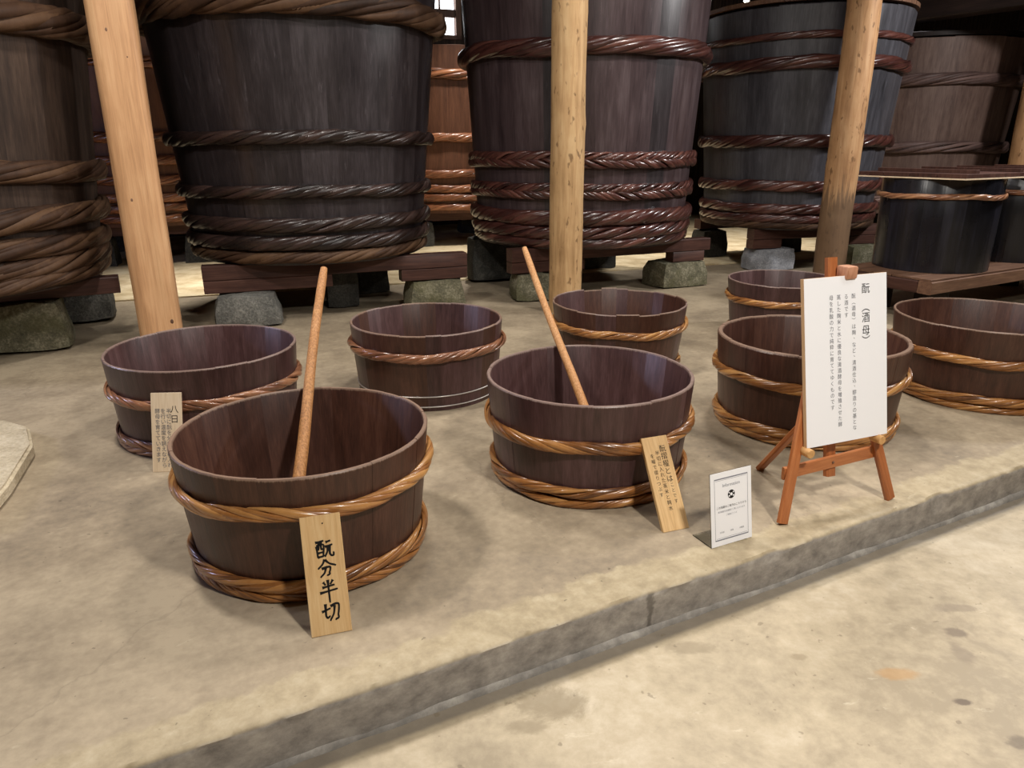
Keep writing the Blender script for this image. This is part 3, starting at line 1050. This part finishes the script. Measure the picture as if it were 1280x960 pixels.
def black_tub(label, x, y):
    o = empty('black_tub', (x, y, .376))
    tag(o, label, 'tub', 'black lacquered tubs on the low frame')
    staves(o, [(.376, .475), (.8, .481), (1.165, .487)], .025, 20, 'black_lacquer', .0005, 4, .0006, .004, var=.2)
    V, Fc = disc_arrays(.452, .385, .41, 48)
    mesh_obj('bottom', V, Fc, 'black_lacquer', o, True, 30)
    rope_ring('hoop', .484 + .017, 1.02, .02, o, 'bamboo_copper', 7, 7, 180)
    for c in o.children:
        c.location.z -= .376
    l = empty('tub_lid', (x, y, 1.167), .5)
    tag(l, label.replace('tub', 'tub\'s board lid', 1), 'lid', 'board lids on the black tubs')
    bm = box_bm((.99, .99, .012), (0, 0, .006), .002)
    bm_obj('lid_base', bm, 'sign_wood_pale', l)
    for i in range(4):
        w = .99 / 4
        bm = box_bm((.99, w - .006, .034), (0, -.495 + w * (i + .5), .0295), .003)
        bm_obj('plank', bm, 'beam_wood', l)
    for s in (-.3, .42):
        bm = box_bm((.05, .9, .03), (s * .9, 0, .0615), .003)
        bm_obj('batten', bm, 'beam_wood', l)
    return o, l


_, l1 = black_tub('black lacquered tub standing at the frame corner', 3.87, 6.735)
l1['label'] = 'square board lid over the black tub at the frame corner'
o2, l2 = black_tub('black lacquered tub standing further along the frame', 4.93, 7.30)
l2['label'] = 'square board lid over the black tub further along the frame'

# ------------------------------------------------------------------ stirring poles
def pole(label, base, top, r0, r1):
    base, top = Vector(base), Vector(top)
    n = 26
    ax = (top - base)
    path, rad = [], []
    sx = ax.cross(Vector((0, 0, 1))).normalized()
    for i in range(n):
        t_ = i / (n - 1)
        p = base + ax * t_ + sx * .004 * math.sin(t_ * 7)
        path.append(p - base)
        rad.append(r0 + (r1 - r0) * t_ + .0012 * noise.noise(Vector((t_ * 14, r0 * 100, 0))))
    rad[-1] *= .86
    V, Fc = tube_arrays(path, rad, 12)
    o = mesh_obj('stirring_pole', V, Fc, 'stick_wood', None, True, 50)
    o.location = base
    tag(o, label, 'pole', 'wooden poles leaning in the tubs')
    return o


pole('orange speckled pole leaning in the tub with the large brushwork plate', (-.846, 2.487, .08), (-.868, 3.345, .915), .0265, .0185)
pole('plain tan pole leaning in the purplish tub with the tilted text plate', (.415, 3.157, .08), (.069, 4.014, .915), .0235, .0165)

# ------------------------------------------------------------------ writing
_tc = bpy.data.curves.new('glyphs', 'FONT')
_to = bpy.data.objects.new('glyphs', _tc)
COL.objects.link(_to)


def glyph_data(ch):
    _tc.body = ch
    _tc.size = 1.0
    bpy.context.view_layer.update()
    me = bpy.data.meshes.new_from_object(_to.evaluated_get(bpy.context.evaluated_depsgraph_get()))
    V = np.zeros(len(me.vertices) * 3)
    me.vertices.foreach_get('co', V)
    V = V.reshape(-1, 3)
    Fc = [tuple(p.vertices) for p in me.polygons]
    bpy.data.meshes.remove(me)
    return V, Fc


_cache = {}


def column_text(name, text, x, ztop, size, pitch, y, mat, parent, slant=0.0, half=False):
    """vertical column of characters, facing -y, centred on x"""
    Vs, Fs = [], []
    adv = 0.0
    for i, ch in enumerate(text):
        step = .62 if (ch in '︵︶ ' and half) else 1.0
        zc = ztop - pitch * (adv + step / 2)
        adv += step
        if ch == ' ':
            continue
        if ch not in _cache:
            _cache[ch] = glyph_data(ch)
        V, Fc = _cache[ch]
        if len(V) == 0:
            continue
        off = len(Vs)
        cx = .5
        dx, dz = (.35, .35) if ch in '、。' else (0, 0)
        for v in V:
            lx = (v[0] - cx + dx) * size
            lz = (v[1] - .38 + dz) * size
            Vs.append((x + lx + slant * (ztop - zc), y, zc + lz))
        for f_ in Fc:
            Fs.append(tuple(off + q for q in f_))
    return mesh_obj(name, Vs, Fs, mat, parent)


def row_text(name, text, xc, z, size, y, mat, parent):
    _tc.body = text
    _tc.size = size
    bpy.context.view_layer.update()
    me = bpy.data.meshes.new_from_object(_to.evaluated_get(bpy.context.evaluated_depsgraph_get()))
    xs = [v.co.x for v in me.vertices]
    w = (min(xs) + max(xs)) / 2
    V = [(v.co.x - w + xc, y, v.co.y + z) for v in me.vertices]
    Fc = [tuple(p.vertices) for p in me.polygons]
    bpy.data.meshes.remove(me)
    return mesh_obj(name, V, Fc, mat, parent)


BRUSH = {
    '酛': [[(.0, .88), (.5, .94)], [(.06, .68), (.08, .06)], [(.05, .68), (.46, .73), (.44, .10)], [(.19, .88), (.18, .60), (.13, .45)],
          [(.33, .90), (.32, .52), (.40, .48)], [(.1, .30), (.43, .34)], [(.07, .08), (.44, .12)],
          [(.6, .84), (.9, .90)], [(.54, .60), (1.0, .68)], [(.70, .62), (.66, .34), (.50, .06)], [(.82, .64), (.80, .22), (.86, .10), (1.0, .09), (1.04, .28)]],
    '分': [[(.44, .98), (.30, .72), (.02, .48)], [(.46, .95), (.70, .72), (1.08, .56)], [(.22, .47), (.72, .53), (.68, .16), (.52, .04)], [(.46, .50), (.38, .24), (.12, .0)]],
    '半': [[(.22, .92), (.35, .76)], [(.80, .97), (.62, .77)], [(.14, .66), (.88, .73)], [(-.02, .42), (1.04, .52)], [(.50, 1.0), (.51, -.08)]],
    '切': [[(-.02, .56), (.50, .70)], [(.22, .96), (.20, .36), (.26, .20), (.46, .28)], [(.50, .80), (.98, .88), (.93, .18), (.74, .02)], [(.74, .82), (.66, .40), (.42, .02)]]}


def brush_char(ch, cx, cz, w, h, y, parent, mat='ink', lw=.011):
    Vs, Fs = [], []
    for st in BRUSH[ch]:
        # resample with a smooth curve
        P = [Vector((cx + (px - .5) * w, cz + (pz - .5) * h)) for px, pz in st]
        seg = 8
        pts = []
        for i in range(len(P) - 1):
            a = P[max(i - 1, 0)]
            b_ = P[i]
            c = P[i + 1]
            d = P[min(i + 2, len(P) - 1)]
            for s in range(seg):
                u = s / seg
                q = .5 * ((2 * b_) + (c - a) * u * .8 + (2 * a - 5 * b_ + 4 * c - d) * u * u + (3 * b_ - a - 3 * c + d) * u ** 3) if len(P) > 2 else b_.lerp(c, u)
                pts.append(q)
        pts.append(P[-1])
        n = len(pts)
        off = len(Vs)
        for i, p in enumerate(pts):
            t_ = i / (n - 1)
            tg = (pts[min(i + 1, n - 1)] - pts[max(i - 1, 0)]).normalized()
            nn = Vector((-tg.y, tg.x))
            wd = lw * .5 * (1.15 - .45 * math.sin(PI * t_) - .35 * t_ ** 6 * 1.6)
            wd = max(wd, lw * .18)
            Vs.append((p.x + nn.x * wd, y, p.y + nn.y * wd))
            Vs.append((p.x - nn.x * wd, y, p.y - nn.y * wd))
        for i in range(n - 1):
            Fs.append((off + 2 * i, off + 2 * i + 1, off + 2 * i + 3, off + 2 * i + 2))
    return mesh_obj('brush_character', Vs, Fs, mat, parent)


def lean_matrix(bc, yaw, lean):
    """local x along the foot, local z up the leaning face, local -y toward the viewer"""
    u = Vector((math.cos(yaw), math.sin(yaw), 0))
    n = Vector((-math.sin(yaw), math.cos(yaw), 0))
    up = math.cos(lean) * Vector((0, 0, 1)) + math.sin(lean) * n
    back = up.cross(u)
    return Matrix.Translation(bc) @ Matrix((u, back, up)).transposed().to_4x4()


def plate(label, bc, yaw, lean, w, L, mat, thick=.012):
    o = empty('wooden_plate', matrix=lean_matrix(Vector(bc), math.radians(yaw), math.radians(lean)))
    tag(o, label, 'sign', 'wooden plates leaning on the tubs')
    bm = box_bm((w, thick, L), (0, thick / 2, L / 2 ), .0012, 1)
    bm_obj('board', bm, mat, o)
    return o


p = plate('tan wooden plate with four large brushed characters leaning on a tub', (-.566, 1.909, .001), 18, 21.5, .124, .372, 'sign_wood')
L_ = .372
for ch, fr_, hh in (('酛', .285, .058), ('分', .445, .056), ('半', .635, .066), ('切', .815, .058)):
    brush_char(ch, .004, L_ * (1 - fr_), .052, hh, -.0006, p, lw=.0085)
bm = bmesh.new()
bmesh.ops.create_uvsphere(bm, u_segments=8, v_segments=5, radius=.0024)
k = bm_obj('nail', bm, 'ink', p)
k.location = (.006, -.0006, L_ * .93)

p = plate('tilted tan plate with three columns of small ink writing leaning on a tub', (.649, 2.543, .001), 20, 33.5, .118, .382, 'sign_wood', .016)
column_text('ink_writing', '酛摺櫂とは', .026, .345, .030, .031, -.0006, 'ink', p)
column_text('ink_writing', 'ことです', .030, .190, .018, .022, -.0006, 'ink', p)
column_text('ink_writing', '半切に入れた蒸米と麹水', -.002, .325, .020, .0225, -.0006, 'ink', p)
column_text('ink_writing', 'を櫂で摺りつぶす', -.028, .315, .019, .0225, -.0006, 'ink', p)

p = plate('narrow pale plate covered in dense small ink writing beside the largest brushwork tub', (-1.618, 3.107, .001), 2.5, 16.5, .140, .372, 'sign_wood_pale')
p['label'] = 'pale narrow plate covered in dense small ink writing, leaning on a tub'
column_text('ink_writing', '八日', .038, .318, .040, .046, -.0006, 'ink', p)
for xx, tx in ((.012, '半切に酛を分けて櫂入れ'), (-.014, 'を行い温度を調えながら'), (-.040, '酵母を育てていきます')):
    column_text('ink_writing', tx, xx, .300, .025, .0255, -.0006, 'ink_grey', p)

# ------------------------------------------------------------------ acrylic card stand
cm = lean_matrix(Vector((.841, 2.4445, .002)), math.radians(25.8), math.radians(9))
cs = empty('card_stand', matrix=cm)
tag(cs, 'small clear acrylic stand holding a white printed card near the kerb', 'card stand')
cw, cl = .200, .290
bm_obj('acrylic_back', box_bm((cw, .003, cl), (0, .0035, cl / 2), .0006, 1), 'acrylic', cs)
le = math.radians(9)
bm = box_bm((cw, .11, .003), (0, .055, 0), .0006, 1)
ft = bm_obj('acrylic_foot', bm, 'acrylic', cs)
ft.rotation_euler = (le, 0, 0)
ft.location = (0, .002, .001)
bm_obj('card', box_bm((cw - .002, .0012, cl - .002), (0, .0012, cl / 2), 0), 'paper_white', cs)
yy = .0001
for (x0, x1, z0, z1) in [(-.081, .081, .262, .2665), (-.081, .081, .022, .0265), (-.081, -.0795, .022, .2665), (.0795, .081, .022, .2665), (-.075, .075, .2575, .2585), (-.075, .075, .0305, .0315)]:
    mesh_obj('printed_border', [(x0, yy, z0), (x1, yy, z0), (x1, yy, z1), (x0, yy, z1)], [(0, 1, 2, 3)], 'print_grey', cs)
row_text('printed_heading', 'Information', 0, .230, .018, yy, 'print_grey', cs)
n = 28
V = [(.017 * math.cos(2 * PI * i / n), yy, .196 + .017 * math.sin(2 * PI * i / n)) for i in range(n)]
em = mesh_obj('printed_emblem', V, [tuple(range(n))], 'ink', cs)
for (ex, ez, er) in [(0, .196, .006), (-.010, .190, .0035), (.010, .190, .0035), (-.010, .203, .003), (.010, .203, .003)]:
    V = [(ex + er * math.cos(2 * PI * i / 14), yy - .0002, ez + er * math.sin(2 * PI * i / 14)) for i in range(14)]
    mesh_obj('emblem_mark', V, [tuple(range(14))], 'paper_white', em)
row_text('printed_line', 'この酒蔵のご案内はこちらから', 0, .148, .0105, yy, 'ink', cs)
row_text('printed_line', '展示解説を各国語でご覧いただけます', 0, .132, .0078, yy, 'print_grey', cs)
row_text('printed_line', 'ご自由にどうぞ', 0, .116, .0078, yy, 'print_grey', cs)
for xq, tx in ((-.048, '日本語'), (0, '英語'), (.048, '中国語')):
    row_text('printed_caption', tx, xq, .050, .0075, yy, 'print_grey', cs)

# ------------------------------------------------------------------ easel and board
ea = math.atan2(.3683, .9297)
EM = Matrix.Translation((1.3645, 2.665, 0)) @ Matrix.Rotation(ea, 4, 'Z')
es = empty('easel', matrix=EM)
tag(es, 'orange wooden folding easel holding the white notice board', 'easel')
SL = .20


def ey(z, d=0.0):
    return .022 + z * SL + d


for s in (-1, 1):
    beam_between('leg', (s * .289, ey(0, .012), .004), (s * .022, ey(.93, .012), .93), .046, .024, 'easel_wood', es, .005, xref=(1, 0, 0))
bar = beam_between('crossbar', (-.262, ey(.205, .028), .193), (.240, ey(.205, .028), .213), .016, .054, 'easel_wood', es, .003)
bm = bmesh.new()
bmesh.ops.create_uvsphere(bm, u_segments=10, v_segments=6, radius=.006)
k = bm_obj('screw', bm, 'frame_wood', es)
k.location = (-.012, ey(.205, .019), .203)
beam_between('mast', (-.005, ey(.135, .050), .135), (.012, ey(1.02, .035), 1.02), .048, .030, 'easel_wood', es, .006, xref=(1, 0, 0))
beam_between('rear_leg', (-.025, .485, .006), (.02, ey(.47, .055), .47), .044, .022, 'easel_wood', es, .005, xref=(1, 0, 0))
bm = box_bm((.056, .060, .050), (.046, ey(.965, -.012), .968), .007)
bm_obj('clamp', bm, 'clamp_wood', es, True, 30)
for s, zq in ((-1, .289), (1, .289)):
    bm = bmesh.new()
    bmesh.ops.create_cone(bm, cap_ends=True, segments=18, radius1=.019, radius2=.019, depth=.055)
    bmesh.ops.bevel(bm, geom=[e for e in bm.edges if e.calc_length() < .01 and abs(e.verts[0].co.z - e.verts[1].co.z) < 1e-5], offset=.002, segments=1, affect='EDGES')
    pg = bm_obj('peg', bm, 'peg_wood', es, True, 40)
    pg.rotation_euler = (PI / 2, 0, 0)
    pg.location = (s * .187 + .006, ey(zq, -.016), zq - .004)

bw, bh = .425, .668
# board base centre in world, from the easel frame
bc = EM @ Vector((.026, .058, .302))
bd = empty('notice_board', matrix=lean_matrix(bc, ea - .0, math.radians(11.0)))
tag(bd, 'white notice board with vertical black text resting on the easel pegs', 'sign')
bm_obj('panel_core', box_bm((bw, .018, bh), (0, .010, bh / 2), .001, 1), 'board_edge', bd)
bm_obj('white_face', box_bm((bw - .001, .001, bh - .001), (0, .0005, bh / 2), 0), 'paper_white', bd)
yb = -.0006
xf = lambda fr_: -bw / 2 + bw * fr_
zt = bh * .955
column_text('title_text', '酛 ︵酒母︶', xf(.735), zt, .044, .052, yb, 'ink', bd, half=True)
zb2 = bh * .895
for fr_, tx in ((.585, '酛︵酒母︶は麹、など、清酒仕込、醪造りの基とな'), (.495, 'る酒です'), (.405, '蒸した麹米と水に優良な清酒酵母を増殖させた酵'), (.315, '母を乳酸の力で純粋に育ててゆくものです')):
    column_text('body_text', tx, xf(fr_), zb2, .0215, .0243, yb, 'ink_grey', bd)
bpy.data.objects.remove(_to)

# ------------------------------------------------------------------ loose slab at the edge of the picture
pts = [(-2.70, 3.60), (-2.53, 3.52), (-2.36, 3.28), (-2.20, 2.86), (-2.12, 2.58), (-2.6, 2.42), (-3.1, 2.9), (-3.05, 3.5)]
bm = bmesh.new()
vb = [bm.verts.new((x - (x + 2.6) * -.03, y - (y - 3.0) * -.03, 0)) for x, y in pts]
fcs = bm.faces.new(vb)
g = bmesh.ops.extrude_face_region(bm, geom=[fcs])
for v in [e for e in g['geom'] if isinstance(e, bmesh.types.BMVert)]:
    v.co.z = .07 + random.uniform(-.004, .004)
bmesh.ops.recalc_face_normals(bm, faces=bm.faces)
bmesh.ops.bevel(bm, geom=list(bm.edges), offset=.014, segments=3, affect='EDGES')
o = bm_obj('stone_slab', bm, 'slab_stone', None, True, 40)
tag(o, 'pale flat stone slab lying on the platform', 'slab')

# small lamp glimpsed far back above the lidded vat
lp = empty('pendant_lamp', (3.80, 13.0, 0))
tag(lp, 'tiny lit bulb hanging far behind the lidded blue-black vat', 'lamp')
V, Fc = tube_arrays([(0, 0, 3.70), (0, 0, ZC)], [.006, .006], 6)
mesh_obj('cord', V, Fc, 'ink', lp, True)
bm = bmesh.new()
bmesh.ops.create_uvsphere(bm, u_segments=14, v_segments=8, radius=.045)
k = bm_obj('bulb', bm, 'bulb_glow', lp, True)
k.location = (0, 0, 3.66)
